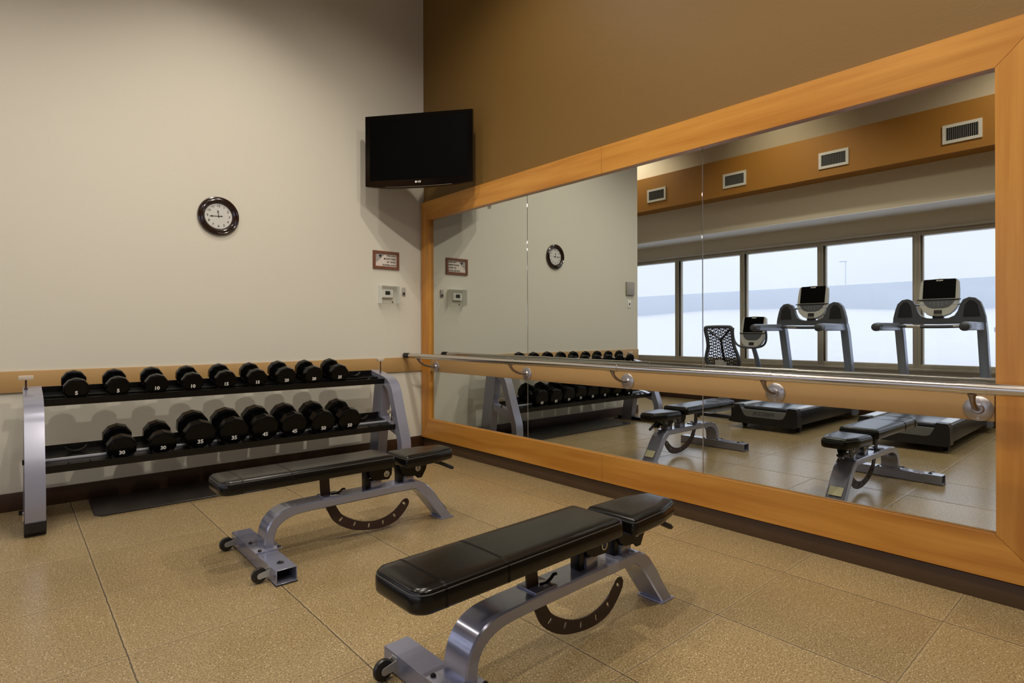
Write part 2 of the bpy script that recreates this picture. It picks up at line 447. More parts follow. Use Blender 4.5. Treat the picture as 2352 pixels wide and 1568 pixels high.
# ------------------------------------------------------------------ mirror with wooden frame
t = thing('wall_mirror', 'huge wall mirror in a broad orange wood frame', 'mirror', (0, -2.43, .112))
W = .011; FX = -.03
yo0, yi0, yi1, yo1 = -.014, -.158, -4.652, -4.847
zo0, zi0, zi1, zo1 = .112, .307, 2.352, 2.546
def wedge(pts):      # polygon in (y,z), front at FX
    b = BM(); plate(b, pts, [], W-FX, T((W+FX)/2,0,0) @ YZ)
    return b
g = .0012; ym = -2.437
P('frame_rail', wedge([(yo0,zo1),(ym+g,zo1),(ym+g,zi1),(yi0,zi1)]), M_woodh, t, True, 20)
P('frame_rail', wedge([(ym-g,zo1),(yo1,zo1),(yi1,zi1),(ym-g,zi1)]), M_woodh, t, True, 20)
P('frame_rail', wedge([(yo0,zo0),(yi0,zi0),(ym+g,zi0),(ym+g,zo0)]), M_woodh, t, True, 20)
P('frame_rail', wedge([(ym-g,zo0),(ym-g,zi0),(yi1,zi0),(yo1,zo0)]), M_woodh, t, True, 20)
P('frame_stile', wedge([(yo0-.000,zo0+2*g),(yo0,zo1-2*g),(yi0+g,zi1-g),(yi0+g,zi0+g)]), M_woodv, t, True, 20)
P('frame_stile', wedge([(yo1,zo0+2*g),(yi1-g,zi0+g),(yi1-g,zi1-g),(yo1,zo1-2*g)]), M_woodv, t, True, 20)
ys_ = [-.150, -1.613, -3.227, -4.66]
for k in range(3):
    P('mirror_panel', box(BM(), 0, .008, ys_[k+1]+.0022, ys_[k]-.0022, zi0-.008, zi1+.008, .0012, 1), M_mirror, t, True)
for k in (1,2): P('joint_strip', box(BM(), .004, .0095, ys_[k]-.004, ys_[k]+.004, zi0, zi1), M_bracket, t, True)
b = BM(); box(b, -.004, -.0005, yi1+.001, yi0-.001, zi0+.0, zi0+.007, .001); P('edge_channel', b, M_band, t, True)

b = BM(); box(b, -.020, -.001, -4.648, -.165, .800, .944, .002)
o = tag(P('handrail_board', b, M_band), 'long tan board fixed across the mirror behind the steel handrail', 'board')

# ------------------------------------------------------------------ handrail
hr = thing('handrail', 'long round steel handrail on curved brackets in front of the mirror', 'handrail', (-.14, -2.5, .80))
def hx(y): return -.150 - .085*(y+4.6)/4.58 if y > -4.6 else -.150
def HZf(y): return .9655 + .0028*y
b = BM(); tube(b, [(hx(y), y, HZf(y)) for y in (-.11,-.6,-1.3,-2.0,-2.7,-3.4,-4.0,-4.6,-5.2,-5.7)], .0255, 24); P('bar', b, M_brushed, hr, True)
b = BM(); tube(b, [(hx(-.02), -.022, HZf(0)), (hx(-.02), -.026, HZf(0)), (hx(-.12), -.125, HZf(0))], .024, 20, radii=[.018,.0265,.0265]); P('end_grip', b, M_rubber, hr, True)
for y in (-.275, -1.625, -2.66, -3.69, -4.592, -5.60):
    fx = -.0205 if y > -4.64 and y < -.2 else .012
    b = BM()
    lathe(b, [(.0,.0),(.055,.0),(.055,.004),(.052,.007),(.024,.011),(.018,.02),(.0,.02)], 28, T(fx, y, .853) @ Matrix.Rotation(-PI/2, 4, 'Y'))
    for a in (PI/2+.0, PI/2+2.09, PI/2-2.09): 
        cyl(b, (fx-.005, y+.042*math.cos(a+PI), .853+.042*math.sin(a+PI)), (fx-.0095, y+.042*math.cos(a+PI), .853+.042*math.sin(a+PI)), .0055, 8)
    fl = P('wall_flange', b, M_bracket, hr, True)
    X = hx(y); pts = []
    for k in range(9):
        a = PI/2*k/8
        pts.append((X + (fx-.01-X)*(1-math.sin(a)), y, .853 + (HZf(y)-.022-.853)*(1-math.cos(a))))
    b = BM(); tube(b, pts, .011, 12, radii=[.0105]*7+[.013,.02]); P('bracket_arm', b, M_armst, hr, True)
    b = BM(); tube(b, [(hx(y+.05), y+.05, HZf(y+.05)), (hx(y-.05), y-.05, HZf(y-.05))], .0278, 24)
    P('collar', b, M_brushed, hr, True)

# ------------------------------------------------------------------ things on the left wall
# clock
t = thing('wall_clock', 'round wall clock with dark cherry rim on the cream wall', 'clock', (-1.972, 0, 2.158))
F = Matrix.Rotation(PI/2, 4, 'X')
b = BM(); b2 = bmesh.new()
prof = [(.100,.002),(.150,.002),(.152,.012),(.148,.022),(.140,.026),(.134,.022),(.128,.024),(.120,.030),(.112,.026),(.106,.018),(.104,.010),(.100,.010)]
n = 64
rows = [[b2.verts.new((r*1.04*math.cos(2*PI*k/n), r*1.04*math.sin(2*PI*k/n), h)) for k in range(n)] for r, h in prof]
rows.append(rows[0])
for p_, q_ in zip(rows[:-1], rows[1:]):
    for i in range(n):
        j = (i+1) % n; b2.faces.new((p_[i], p_[j], q_[j], q_[i]))
bmesh.ops.recalc_face_normals(b2, faces=b2.faces); merge(b, b2, F)
P('clock_rim', b, M_clockf, t)
b = BM(); lathe(b, [(0,.001),(.107,.001),(.107,.008),(0,.008)], 48, F); dial = P('clock_dial', b, M_dial, t)
for h in range(1, 13):
    a = PI/2 - 2*PI*h/12; b = BM()
    text(b, str(h), .026, F @ T(.083*math.cos(a), .083*math.sin(a), .0088), .0003, bold=.0004)
    P('dial_numeral', b, M_ink, dial)
def hand(L, back, w, ang):
    b = BM(); A = PI/2 - ang
    pts = [(-back,-w),( -back, w),(0,w*.5),(L*.55,w*.45),(L*.7,w*1.5),(L*.8,w*.6),(L,0),(L*.8,-w*.6),(L*.7,-w*1.5),(L*.55,-w*.45),(0,-w*.5)]
    plate(b, pts[::-1], [], .001, F @ T(0,0,.0105) @ Matrix.Rotation(A, 4, 'Z'))
    return b
P('hour_hand', hand(.052, .010, .0045, R(-6)), M_ink, t)
bb = hand(.072, .030, .0042, R(266)); P('minute_hand', bb, M_ink, t)
b = BM(); cyl(b, (0,-.0095,0), (0,-.013,0), .005, 12); P('centre_cap', b, M_ink, t)

# sign
t = thing('surveillance_sign', 'small framed reddish brown sign above the thermostat', 'sign', (-.4345, 0, 1.83))
b = BM(); plate(b, [(-.145,0),(.145,0),(.145,.178),(-.145,.178)], [[(-.118,.027),(.118,.027),(.118,.151),(-.118,.151)]], .012, T(0,-.007,0) @ XZ); P('sign_frame', b, M_signf, t)
P('sign_panel', box(BM(), -.119, .119, -.006, -.0015, .026, .152), M_signw, t)
b = BM(); plate(b, [(-.117,.150),(-.117,.060),(-.095,.075),(-.010,.150)], [], .0008, T(0,-.0066,0) @ XZ); P('grey_corner', b, M_signg, t)
b = BM()
for k, s in enumerate(('THIS AREA', 'MONITORED', 'BY VIDEO', 'SURVEILLANCE')):
    text(b, s, .0235 if k < 3 else .0225, T(.113, -.0068, .134-.031*k) @ FACE_MY, .0003, 'RIGHT', .0006)
P('sign_lettering', b, M_ink, t)
b = BM(); box(b, -.078, -.052, -.0085, -.007, .124, .140, .002, 1); box(b, -.069, -.060, -.0085, -.007, .112, .126); P('camera_symbol', b, M_ink, t)

# thermostat in clear guard
t = thing('thermostat', 'white thermostat with small dark display inside a clear guard', 'thermostat', (-.43, 0, 1.525))
P('housing', box(BM(), -.063, .063, -.030, -.002, .018, .103, .008, 3), M_plast_w, t)
P('display', box(BM(), -.027, .027, -.0315, -.029, .048, .086), M_ink, t)
b = BM(); box(b, .040, .046, -.033, -.029, .050, .058, .001, 1); box(b, .040, .046, -.033, -.029, .066, .074, .001, 1); P('button', b, M_plast_g, t)
t = thing('thermostat_guard', 'clear plastic box guard over the thermostat on cream wall', 'guard', (-.418, 0, 1.487))
b = BM(); w_, h_, d_ = .103, .176, .080; th = .003
box(b, -w_, w_, -d_, -d_+th, 0, h_); box(b, -w_+th, w_-th, -d_+th, -.001, 0, th)
P('clear_front', b, M_clear, t)
P('guard_side', box(BM(), -w_, -w_+th, -d_+th, -.001, 0, h_), M_edge, t)
P('guard_side', box(BM(), w_-th, w_, -d_+th, -.001, 0, h_), M_edge, t)
P('guard_top', box(BM(), -w_+th, w_-th, -d_+th, -.001, h_-th, h_), M_edge, t)
b = BM(); cyl(b, (.012,-d_-.006,.012), (.012,-d_,.012), .007, 12); P('lock', b, M_ink, t)
# small sensor box
t = thing('wall_sensor', 'tiny tan sensor plate between the thermostat guard and the mirror frame', 'sensor', (-.235, 0, 1.575))
P('sensor_plate', box(BM(), -.019, .019, -.012, 0, 0, .082, .003), M_signg, t)
P('sensor_window', box(BM(), -.012, .012, -.0135, -.011, .008, .030), M_ink, t)
# panel + switch (seen in the mirror)
t = thing('control_panel', 'grey rectangular wall panel above a light switch, seen in the mirror', 'panel', (-3.515, 0, 1.73))
P('panel_cover', box(BM(), -.09, .09, -.03, 0, 0, .19, .006), M_plast_g, t)
P('panel_label', box(BM(), -.05, .05, -.0315, -.029, .09, .15), M_signg, t)
t = thing('light_switch', 'white light switch plate near the end of the cream wall', 'light switch', (-3.51, 0, 1.545))
P('switch_plate', box(BM(), -.038, .038, -.006, 0, 0, .115, .003), M_plast_w, t)
P('toggle', box(BM(), -.007, .007, -.016, -.005, .045, .07, .002), M_ink, t)

# ------------------------------------------------------------------ television
# placed across the corner, faces the camera
TA = Vector((-.755,-.199)); TB = Vector((-.119,-1.017))
TD = (TB-TA).normalized(); TN = Vector((-TD.y, TD.x))
if TN.dot(Vector((-3.28,-5.145))-TA) < 0: TN = -TN
wT = (TB-TA).length
tm = (TA+TB)/2
tv = thing('television', 'flat black television mounted high across the room corner', 'television', (tm.x, tm.y, 2.553))
MT = Matrix(((TD.x, TN.x*-1, 0, 0),(TD.y, TN.y*-1, 0, 0),(0,0,1,0),(0,0,0,1)))   # local x along width, -y towards viewer
def tvp(name, b, m, parent, **k):
    bmesh.ops.transform(b, matrix=MT, verts=b.verts)
    if MT.determinant() < 0: bmesh.ops.reverse_faces(b, faces=b.faces)
    return P(name, b, m, parent, **k)
hw = wT/2; HT = .664
# outline with gently bowed bottom
def bow(ins):
    pts = []
    for k in range(13):
        s = -1 + 2*k/12
        pts.append((s*(hw-ins), .012 + ins - .030*(1-abs(s)**3) + .0))
    pts += [(hw-ins, HT-ins), (-hw+ins, HT-ins)]
    return pts
b = BM(); plate(b, bow(0), [], .035, T(0,.0175,0) @ XZ); case = tvp('bezel', b, M_tvbk, tv, smooth=30)
b = BM(); box(b, -hw+.045, hw-.045, -.0012, .002, .058, HT-.04); tvp('screen', b, M_tvscr, tv)
b = BM(); box(b, -.34, .34, .035, .075, .20, .60, .02, 3); tvp('rear_housing', b, M_tvbk, tv)
b = BM(); text(b, 'LG', .024, T(.012, -.0016, .032) @ FACE_MY, .0004, bold=.0008); lathe(b, [(0,0),(.0095,0),(.0095,.001),(0,.001)], 20, T(-.020,-.0006,.032) @ FACE_MY); tvp('maker_mark', b, M_white, case)
b = BM()
for k in range(12):
    s0, s1 = -.62+1.24*k/12, -.62+1.24*(k+1)/12
    z0 = .012-.030*(1-abs(s0)**3)+.008; z1 = .012-.030*(1-abs(s1)**3)+.008
    tube(b, [(s0*hw, -.001, z0), (s1*hw, -.001, z1)], .0022, 6)
tvp('silver_strip', b, M_silver, case)
b = BM(); box(b, -.10, .10, .075, .095, .38, .58, .004); tube(b, [(0,.095,.54),(0,.40,.54)], .022, 10); box(b, -.05, .05, .39, .41, .47, .60, .004); tvp('mount_arm', b, M_blackst, tv)

# ------------------------------------------------------------------ dumbbell rack
rack = thing('dumbbell_rack', 'two tier grey and black dumbbell rack along the cream wall', 'rack', (-1.9, -.35, 0))
def leg_prof(outer, d):
    """offset an open polyline (y,z) to its right by d"""
    out = []
    for i, p in enumerate(outer):
        a = Vector(outer[max(i-1,0)]); c = Vector(outer[min(i+1,len(outer)-1)])
        t_ = (c-a).normalized(); nrm = Vector((t_.y, -t_.x)); out.append(Vector(p)+nrm*d)
    return out
outer = [(-.715,.0),(-.752,.03),(-.770,.09),(-.776,.17),(-.768,.254),(-.690,.46),(-.618,.655),(-.596,.705),(-.560,.750),(-.510,.782),(-.450,.800),(-.380,.813),(-.19,.848)]
inner = leg_prof(outer, .075); inner[0] = Vector((-.66,0)); inner[1] = Vector((-.675,.03))
def side_frame(x0, x1):
    cx = (x0+x1)/2; w = x1-x0
    b = BM()
    plate(b, [tuple(p) for p in outer] + [tuple(p) for p in reversed(inner)], [], w, T(cx,0,0) @ YZ)
    f = P('front_upright', b, M_steel2, rack, True, 25)
    b = BM(); plate(b, [(-.325,.0),(-.165,0),(-.285,.745),(-.440,.735)], [], w*.98, T(cx,0,0) @ YZ); P('rear_upright', b, M_steel2, rack, True, 25)
    b = BM(); plate(b, [(-.36,.375),(-.26,.395),(-.26,.462),(-.69,.360),(-.69,.285),(-.60,.312)], [], w*.86, T(cx,0,0) @ YZ); P('cross_arm', b, M_steel2, rack, True, 25)
    b = BM(); box(b, cx-w*.42, cx+w*.42, -.68, -.10, .0, .042, .004); box(b, x0-.02, x1+.02, -.16, -.06, 0, .008, .002)
    P('base_bar', b, M_blackst, rack, True)
    b = BM(); plate(b, [(-.712,-.002),(-.755,.028),(-.774,.09),(-.66,.09),(-.655,-.002)], [], w+.006, T(cx,0,0) @ YZ); 
    bmesh.ops.translate(b, verts=b.verts, vec=(0,-.002,.002)); P('foot_reflection', b, M_rubber, f, True)  # black sleeve painting in the dark floor reflection at the leg bottom
side_frame(-3.204, -3.108); side_frame(-.712, -.618)
RX0, RX1 = -3.108, -.712
def tray(yf, zf, yr, zr, name):
    """trough between front and rear rails, tilted"""
    s = (zr-zf)/(yr-yf)
    def pt(v, h): # v 0..1 front-rear, h height above plane
        y = yf+(yr-yf)*v; return (y - h*s*.9, zf+(zr-zf)*v + h)
    b = BM()
    prof = [pt(0,.030), pt(.0,-.016), pt(.08,-.022), pt(.92,-.022), pt(1,-.016), pt(1,.034), pt(.985,.034), pt(.965,-.004), pt(.035,-.004), pt(.015,.030)]
    plate(b, prof, [], RX1-RX0, T((RX0+RX1)/2,0,0) @ YZ)
    tr = P(name, b, M_blackst, rack, True, 25)
    b = BM(); (y, z) = pt(.50, .0)
    box(b, RX0, RX1, y-.008, y+.008, z-.006, z+.010, .003); P('tray_rib', b, M_railtop if name == 'lower_tray' else M_blackst, rack, True)  # lower rib is silver to paint in a highlight line along the tray
    for k in range(10):
        xc = -2.94 + .2262*k
        for v, rr in ((.06,.075),(.80,.075)):
            b = BM(); y, z = pt(v, .0)
            loops = []
            for j in range(9):
                a = R(-52 + 104*j/8)
                px, pz = rr*math.sin(a), rr*(1-math.cos(a))
                o_ = .004
                loops.append([Vector((xc+px*1.0, y-.016, z+pz+.0)), Vector((xc+px, y+.016, z+pz+.007)), Vector((xc+px*.95, y+.016, z+pz+.013)), Vector((xc+px*.95, y-.016, z+pz+.006))])
            loft(b, loops)
            P('saddle', b, M_blackst, tr, True)
    return pt
ptU = tray(-.470, .752, -.215, .812, 'upper_tray')
ptL = tray(-.665, .362, -.345, .437, 'lower_tray')
def pin(x, y, z, h=.068, w=.038):
    b = BM(); tube(b, [(x,y,z),(x,y,z+h)], .005, 8); lathe(b, [(0,0),(.010,0),(.008,.010),(0,.010)], 12, T(x,y,z))
    p = P('sign_stem', b, M_brownst, rack, True)
    b = BM(); box(b, x-w, x+w, y-.020, y+.020, z+h-.006, z+h+.022, .003); P('stem_block', b, M_pin, p, True)
pin(-3.188, -.26, .835); pin(-.664, -.31, .829, .108, .030); pin(-.655, -.50, .405)
P('side_bolt', box(BM(), -3.214, -3.204, -.69, -.66, .42, .45, .002), M_blackst, rack, True); P('side_bolt', box(BM(), -3.214, -3.204, -.735, -.705, .10, .15, .002), M_silver, rack, True)

# ------------------------------------------------------------------ dumbbells
def decagon(r, cx=0, cz=0): return [(cx + r*math.cos(R(18+36*k)), cz + r*math.sin(R(18+36*k))) for k in range(10)]
def dumbbell(wt, Rr, L, th):
    """local: base on z=0 under centre, front face towards -y at y=0"""
    d = thing('dumbbell', '', 'dumbbell', (0,0,0), 'black dumbbells on the rack')
    apo = Rr*math.cos(R(18)); c = .012 if Rr > .08 else .009
    cz = apo
    for s, (a0, a1) in enumerate(((0, th), (L-th, L))):
        loops = []
        for ins, y in ((c*1.1, a0), (c*.25, a0+c*.45), (0, a0+c*1.1), (0, a1-c*1.1), (c*.25, a1-c*.45), (c*1.1, a1)):
            loops.append([Vector((x, y, z)) for x, z in decagon(Rr-ins, 0, cz)])
        b = BM(); loft(b, loops)
        q0 = a1 if s == 0 else a0; sg = 1 if s == 0 else -1
        lathe(b, [(.0,-.001),(.034,-.001),(.031,.012),(.021,.018),(0,.018)], 20, T(0, q0, cz) @ Matrix.Rotation(-PI/2*sg, 4, 'X'))
        bmesh.ops.recalc_face_normals(b, faces=b.faces)
        hd = P('weight_head', b, M_ureth, d, smooth=20)
        if s == 0:
            b = BM(); text(b, str(wt), .034 if Rr < .09 else .040, T(.0, -.0006, cz - (.024 if Rr < .09 else .040)) @ FACE_MY, .0004, bold=.0011)
            P('weight_number', b, M_white, hd)
    b = BM(); hL = L-2*th
    tube(b, [(0, th+hL*k/6, cz) for k in range(7)], .015, 14, radii=[.0135,.0145,.0158,.0165,.0158,.0145,.0135])
    P('handle', b, M_chrome, d)
    return d
TILT = math.atan(.225)
spec = {5:(.072,.235,.048),10:(.074,.24,.055),15:(.077,.245,.06),20:(.080,.25,.066),25:(.082,.255,.07),30:(.087,.285,.078),35:(.106,.30,.082),45:(.104,.31,.090),50:(.102,.315,.094)}
protos = {}
def put(wt, x, y, z, lab):
    Rr = spec[wt][0]; apo = Rr*math.cos(R(18))
    # z given = height of centre of the front face
    by = y + apo*math.sin(TILT); bz = z - apo*math.cos(TILT)
    if wt not in protos:
        d = protos[wt] = dumbbell(wt, *spec[wt]); d['label'] = lab; d.location = (x, by, bz); d.rotation_euler = (TILT,0,0)
    else:
        d = dup(protos[wt], (x, by, bz), lab); d.rotation_euler = (TILT,0,0)
seen = {}
upper = [5,5,10,10,15,15,20,20,25]; lower = [30,30,35,35,45,45,50,50]
def lr(row, k):
    w_ = row[k]
    if row.count(w_) == 1: return 'the only one'
    return 'the left of that pair' if row.index(w_) == k else 'the right of that pair'
for k, w_ in enumerate(upper):
    lab = 'black ten sided dumbbell marked %d on the upper tray, %s' % (w_, lr(upper, k))
    put(w_, -2.940+.2262*k, -.462, .832 + .002*(w_/5-1), lab)
lx = [-2.711,-2.475,-2.243,-2.017,-1.796,-1.577,-1.349,-1.124]; ly = [-.605,-.605,-.60,-.60,-.605,-.62,-.635,-.64]
for k, w_ in enumerate(lower):
    lab = 'black ten sided dumbbell marked %d on the lower tray, %s' % (w_, lr(lower, k))
    put(w_, lx[k], ly[k], .435 if w_ == 30 else .462, lab)

# floor mat under the rack
b = BM()
pts = round_poly([(-2.845,-.060),(-2.852,-.500),(-2.815,-.550),(-.86,-.575),(-.82,-.53),(-.82,-.060)], [.01,.02,.02,.02,.02,.01], 4)
loft(b, [[Vector((p.x,p.y,0.0005)) for p in pts], [Vector((p.x,p.y,.009)) for p in pts], [Vector((p.x+(-1.85-p.x)*.003,p.y+(-.3-p.y)*.012,.012)) for p in pts]])
tag(P('floor_mat', b, M_mat, smooth=20), 'thin black rubber mat on the floor under the dumbbell rack', 'mat')

# ------------------------------------------------------------------ weight bench
def arc_pts(pts, closed=False, sub=5):
    """Catmull-Rom smoothing of a 2D polyline"""
    out = []; n = len(pts)
    for i in range(n-1):
        p0 = Vector(pts[max(i-1,0)]); p1 = Vector(pts[i]); p2 = Vector(pts[i+1]); p3 = Vector(pts[min(i+2,n-1)])
        for k in range(sub):
            t_ = k/sub
            out.append(.5*((2*p1)+(p2-p0)*t_+(2*p0-5*p1+4*p2-p3)*t_**2+(3*p1-p0-3*p2+p3)*t_**3))
    out.append(Vector(pts[-1])); return out

def make_bench():
    t = thing('weight_bench', '', 'weight bench', (0,0,0), 'adjustable weight benches in front of the mirror')
    # main beam with curved front post and angled rear leg
    top = arc_pts([(-.006,.078),(-.004,.138),(.014,.196),(.054,.244),(.118,.270),(.22,.2765)]) + arc_pts([(.55,.2765),(.885,.2765),(.945,.265),(.995,.232),(1.05,.170),(1.095,.105),(1.168,.009)])
    low = arc_pts([(.044,.078),(.046,.133),(.064,.178),(.105,.210),(.165,.2265),(.25,.2305)]) + arc_pts([(.55,.2305),(.865,.2305),(.905,.222),(.945,.190),(.985,.146),(1.025,.094),(1.098,.003)])
    hw_ = .062; b = BM()
    n = len(top); loops = []
    for i in range(n):
        o_, i_ = top[i], low[i]; e = .006
        d_ = (i_-o_).normalized()*e
        loops.append([Vector((o_.x,-hw_+e,o_.y)), Vector((o_.x+d_.x,-hw_,o_.y+d_.y)), Vector((i_.x-d_.x,-hw_,i_.y-d_.y)), Vector((i_.x,-hw_+e,i_.y)),
                      Vector((i_.x,hw_-e,i_.y)), Vector((i_.x-d_.x,hw_,i_.y-d_.y)), Vector((o_.x+d_.x,hw_,o_.y+d_.y)), Vector((o_.x,hw_-e,o_.y))])
    loft(b, loops); P('main_beam', b, M_steel, t, smooth=30)
    b = BM(); box(b, 1.085, 1.182, -.067, .067, .0, .008, .002)
    P('rear_foot_plate', b, M_steel, t)
    b = BM(); A = math.atan2(.101,-.086)
    plate(b, rrect(-.035,.035,-.045,.045,.004), [], .0012, T(1.1235,0,.0795) @ Matrix.Rotation(R(49.6), 4, 'Y') @ T(0,0,.0008)); P('warning_label', b, M_label, t)
    # open box cross foot
    b = BM(); e = .005; x0, x1, z0, z1, yl_ = -.050, .050, .004, .075, .357
    box(b, x0, x1, -yl_, yl_, z1-e, z1, .0015, 1); box(b, x0, x1, -yl_, yl_, z0, z0+e, .0015, 1)
    box(b, x0, x0+e, -yl_, yl_, z0+e, z1-e, .001, 1); box(b, x1-e, x1, -yl_, yl_, z0+e, z1-e, .001, 1)
    cf = P('cross_foot', b, M_steel, t)
    b = BM(); box(b, -.052, .052, -.36, -.30, 0, .004, .001); box(b, -.052, .052, .30, .36, 0, .004, .001); P('rubber_strip', b, M_rubber, cf)
    b = BM(); box(b, -.058, .075, -.088, .088, .075, .083, .002); bp_ = P('beam_plate', b, M_steel, t)
    for (x, y) in ((-.035,.074),(-.035,-.074),(.062,.074),(.062,-.074)):
        b = BM(); lathe(b, [(0,0),(.0095,0),(.0095,.004),(.006,.008),(0,.008)], 12, T(x,y,.083)); P('bolt', b, M_blackst, bp_)
    b = BM(); lathe(b, [(0,0),(.017,0),(.015,.004),(0,.004)], 20, T(.0,-.27,.075)); lathe(b, [(0,0),(.006,0),(.005,.007),(0,.007)], 10, T(-.006,-.27,.078)); P('plug', b, M_rubber, t)
    # transport wheels
    for y in (-.262, .285):
        b = BM(); lathe(b, [(.0,-.011),(.027,-.011),(.034,-.009),(.037,-.003),(.037,.003),(.034,.009),(.027,.011),(.0,.011)], 32, T(-.097, y, .038) @ Matrix.Rotation(PI/2, 4, 'X'))
        wv = P('wheel', b, M_rubwheel, t)
        b = BM(); lathe(b, [(0,-.017),(.007,-.017),(.007,.017),(0,.017)], 12, T(-.097, y, .038) @ Matrix.Rotation(PI/2, 4, 'X'))
        for s in (-1, 1):
            pl = [(-.050,.060),(-.050,.026),(-.085,.026)] + [(-.097-.014*math.sin(R(180*k/6)), .038-.014*math.cos(R(180*k/6))) for k in range(7)] + [(-.085,.054)]
            plate(b, pl[::-1], [], .0025, T(0, y+s*.0155, 0) @ XZ)
        box(b, -.0525, -.050, y-.017, y+.017, .024, .068)
        P('wheel_fork', b, M_fork, t)
    # adjustment sector plate
    a_out = arc_pts([(.311,.400),(.316,.30),(.330,.250),(.355,.195),(.401,.118),(.494,.058),(.599,.030),(.701,.022),(.790,.040),(.850,.085),(.882,.125)], sub=4)
    a_in = arc_pts([(.366,.400),(.372,.30),(.388,.250),(.415,.196),(.451,.148),(.546,.095),(.638,.074),(.715,.080),(.775,.103),(.815,.133),(.838,.156)], sub=4)
    end = [(.856,.166),(.874,.164),(.886,.148)]
    outl = [tuple(p) for p in a_out] + [(x,z) for x,z in reversed(end)] + [tuple(p) for p in reversed(a_in)]
    holes = []
    for (hx_, hz_, an) in ((.436,.128,-52),(.520,.083,-28),(.612,.054,-8),(.705,.052,8),(.782,.078,38),(.850,.138,48)):
        ca, sa = math.cos(R(an)), math.sin(R(an))
        holes.append([(hx_+u*ca-v*sa, hz_+u*sa+v*ca) for u, v in rrect(-.0065,.0065,-.0135,.0135,.006,2)])
    b = BM(); plate(b, outl, holes, .007, XZ); P('sector_plate', b, M_brownst, t, smooth=25)
    # small lever at the beam
    b = BM(); tube(b, [(.375,-.012,.285),(.40,-.014,.283),(.425,-.016,.293),(.44,-.016,.305),(.455,-.016,.303)], .006, 8); P('release_lever', b, M_blackst, t)
    b = BM(); box(b, .315, .425, -.05, .05, .276, .284, .002); P('beam_bracket', b, M_steel, t)
    # lugs, posts, pivots
    def lug(name, poly, hole, posts, blk):
        b = BM()
        for s in (-1,1): plate(b, poly, [circ(hole[0], hole[1], .0175, 18)], .006, T(0, s*.040, 0) @ XZ)
        lg = P(name, b, M_blackst, t, smooth=25)
        b = BM(); b2 = bmesh.new(); n = 20
        rows = []
        for r_, h_ in ((.0135,-.046),(.0185,-.046),(.0185,.046),(.0135,.046)):
            rows.append([b2.verts.new((r_*math.cos(2*PI*k/n), r_*math.sin(2*PI*k/n), h_)) for k in range(n)])
        rows.append(rows[0])
        for p_, q_ in zip(rows[:-1], rows[1:]):
            for i in range(n):
                j = (i+1) % n; b2.faces.new((p_[i], p_[j], q_[j], q_[i]))
        bmesh.ops.recalc_face_normals(b2, faces=b2.faces); merge(b, b2, T(hole[0],0,hole[1]) @ Matrix.Rotation(PI/2, 4, 'X')); P('pivot_tube', b, M_silver, lg)
        b = BM(); box(b, posts[0], posts[1], -.032, .032, .2765, posts[2], .003); P('support_post', b, M_steel, t)
        b = BM(); box(b, blk[0], blk[1], -.024, .024, .2765, .385, .004); P('lift_tube', b, M_blackst, t)
    lug('seat_lug', [(.585,.405),(.600,.345),(.640,.322),(.722,.318),(.742,.345),(.745,.405)], (.706,.352), (.612,.680,.322), (.578,.606))
    lug('head_lug', [(.800,.385),(.812,.335),(.850,.312),(.905,.308),(.925,.290),(.955,.290),(.985,.340),(.995,.385)], (.925,.352), (.835,.902,.314), (.797,.826))
    b = BM(); box(b, .36, .76, -.03, .03, .392, .412, .004); box(b, .80, 1.08, -.03, .03, .366, .382, .004); P('pad_rail', b, M_blackst, t)
    b = BM(); tube(b, [(1.05,-.045,.372),(1.085,-.045,.362),(1.178,-.045,.318),(1.192,-.045,.311)], .0115, 12, radii=[.009,.0115,.0125,.009]); P('adjust_handle', b, M_rubber, t)
    b = BM(); tube(b, [(.975,.03,.315),(.998,.03,.308)], .006, 8); lathe(b, [(0,0),(.010,0),(.010,.008),(0,.008)], 12, T(.998,.03,.308) @ Matrix.Rotation(R(100), 4, 'Y')); tube(b, [(.94,.03,.325),(.975,.03,.315)], .011, 10)
    P('pop_pin', b, M_blackst, t)
    # pads
    base = [(-.232,-.135),(.722,-.135),(.722,.135),(-.232,.135)]
    b = BM(); pad(b, base, [.055,.030,.030,.055], [(.020,.404),(.006,.407),(.0,.416),(-.001,.436),(.000,.455),(.003,.460),(.0045,.463),(.004,.466),(.012,.474),(.026,.4775),(.05,.479),(.10,.4795)])
    st = P('seat_pad', b, M_vinyl, t, smooth=60)
    for xs in (-.132, .110):
        b = BM()
        pr = [(-.1355,.410),(-.1365,.436),(-.1355,.458),(-.129,.470),(-.115,.4768),(-.09,.4792),(0,.4798),(.09,.4792),(.115,.4768),(.129,.470),(.1355,.458),(.1365,.436),(.1355,.410)]
        for dx in (-.003,.003): tube(b, [(xs+dx + (0 if dx<0 else .0), y, z) for y, z in pr], .0012, 6)
        P('cross_seam', b, M_vinyl, st)
    q = round_poly(offset_poly(base, .0035), [.052,.027,.027,.052], 7)
    b = BM(); ring = [(p.x, p.y, .4625) for p in q]; tube(b, ring+[ring[0]], .0022, 6, caps=False); P('welt', b, M_stitch, st)
    hb = [(.792,-.130),(1.02,-.118),(1.176,-.080),(1.176,.080),(1.02,.118),(.792,.130)]
    tf = lambda x, y: (x-.79)*.004
    b = BM(); pad(b, hb, [.022,.25,.045,.045,.25,.022], [(.018,.380),(.006,.383),(0,.392),(-.001,.412),(0,.428),(.003,.434),(.0045,.437),(.004,.440),(.012,.449),(.026,.4535),(.045,.455)], tf)
    hp = P('head_pad', b, M_vinyl, t, smooth=60)
    q = round_poly(offset_poly(hb, .0035), [.02,.25,.042,.042,.25,.02], 7)
    b = BM(); ring = [(p.x, p.y, .4365+tf(p.x,0)) for p in q]; tube(b, ring+[ring[0]], .0022, 6, caps=False); P('welt', b, M_stitch, hp)
    return t
bench = make_bench()
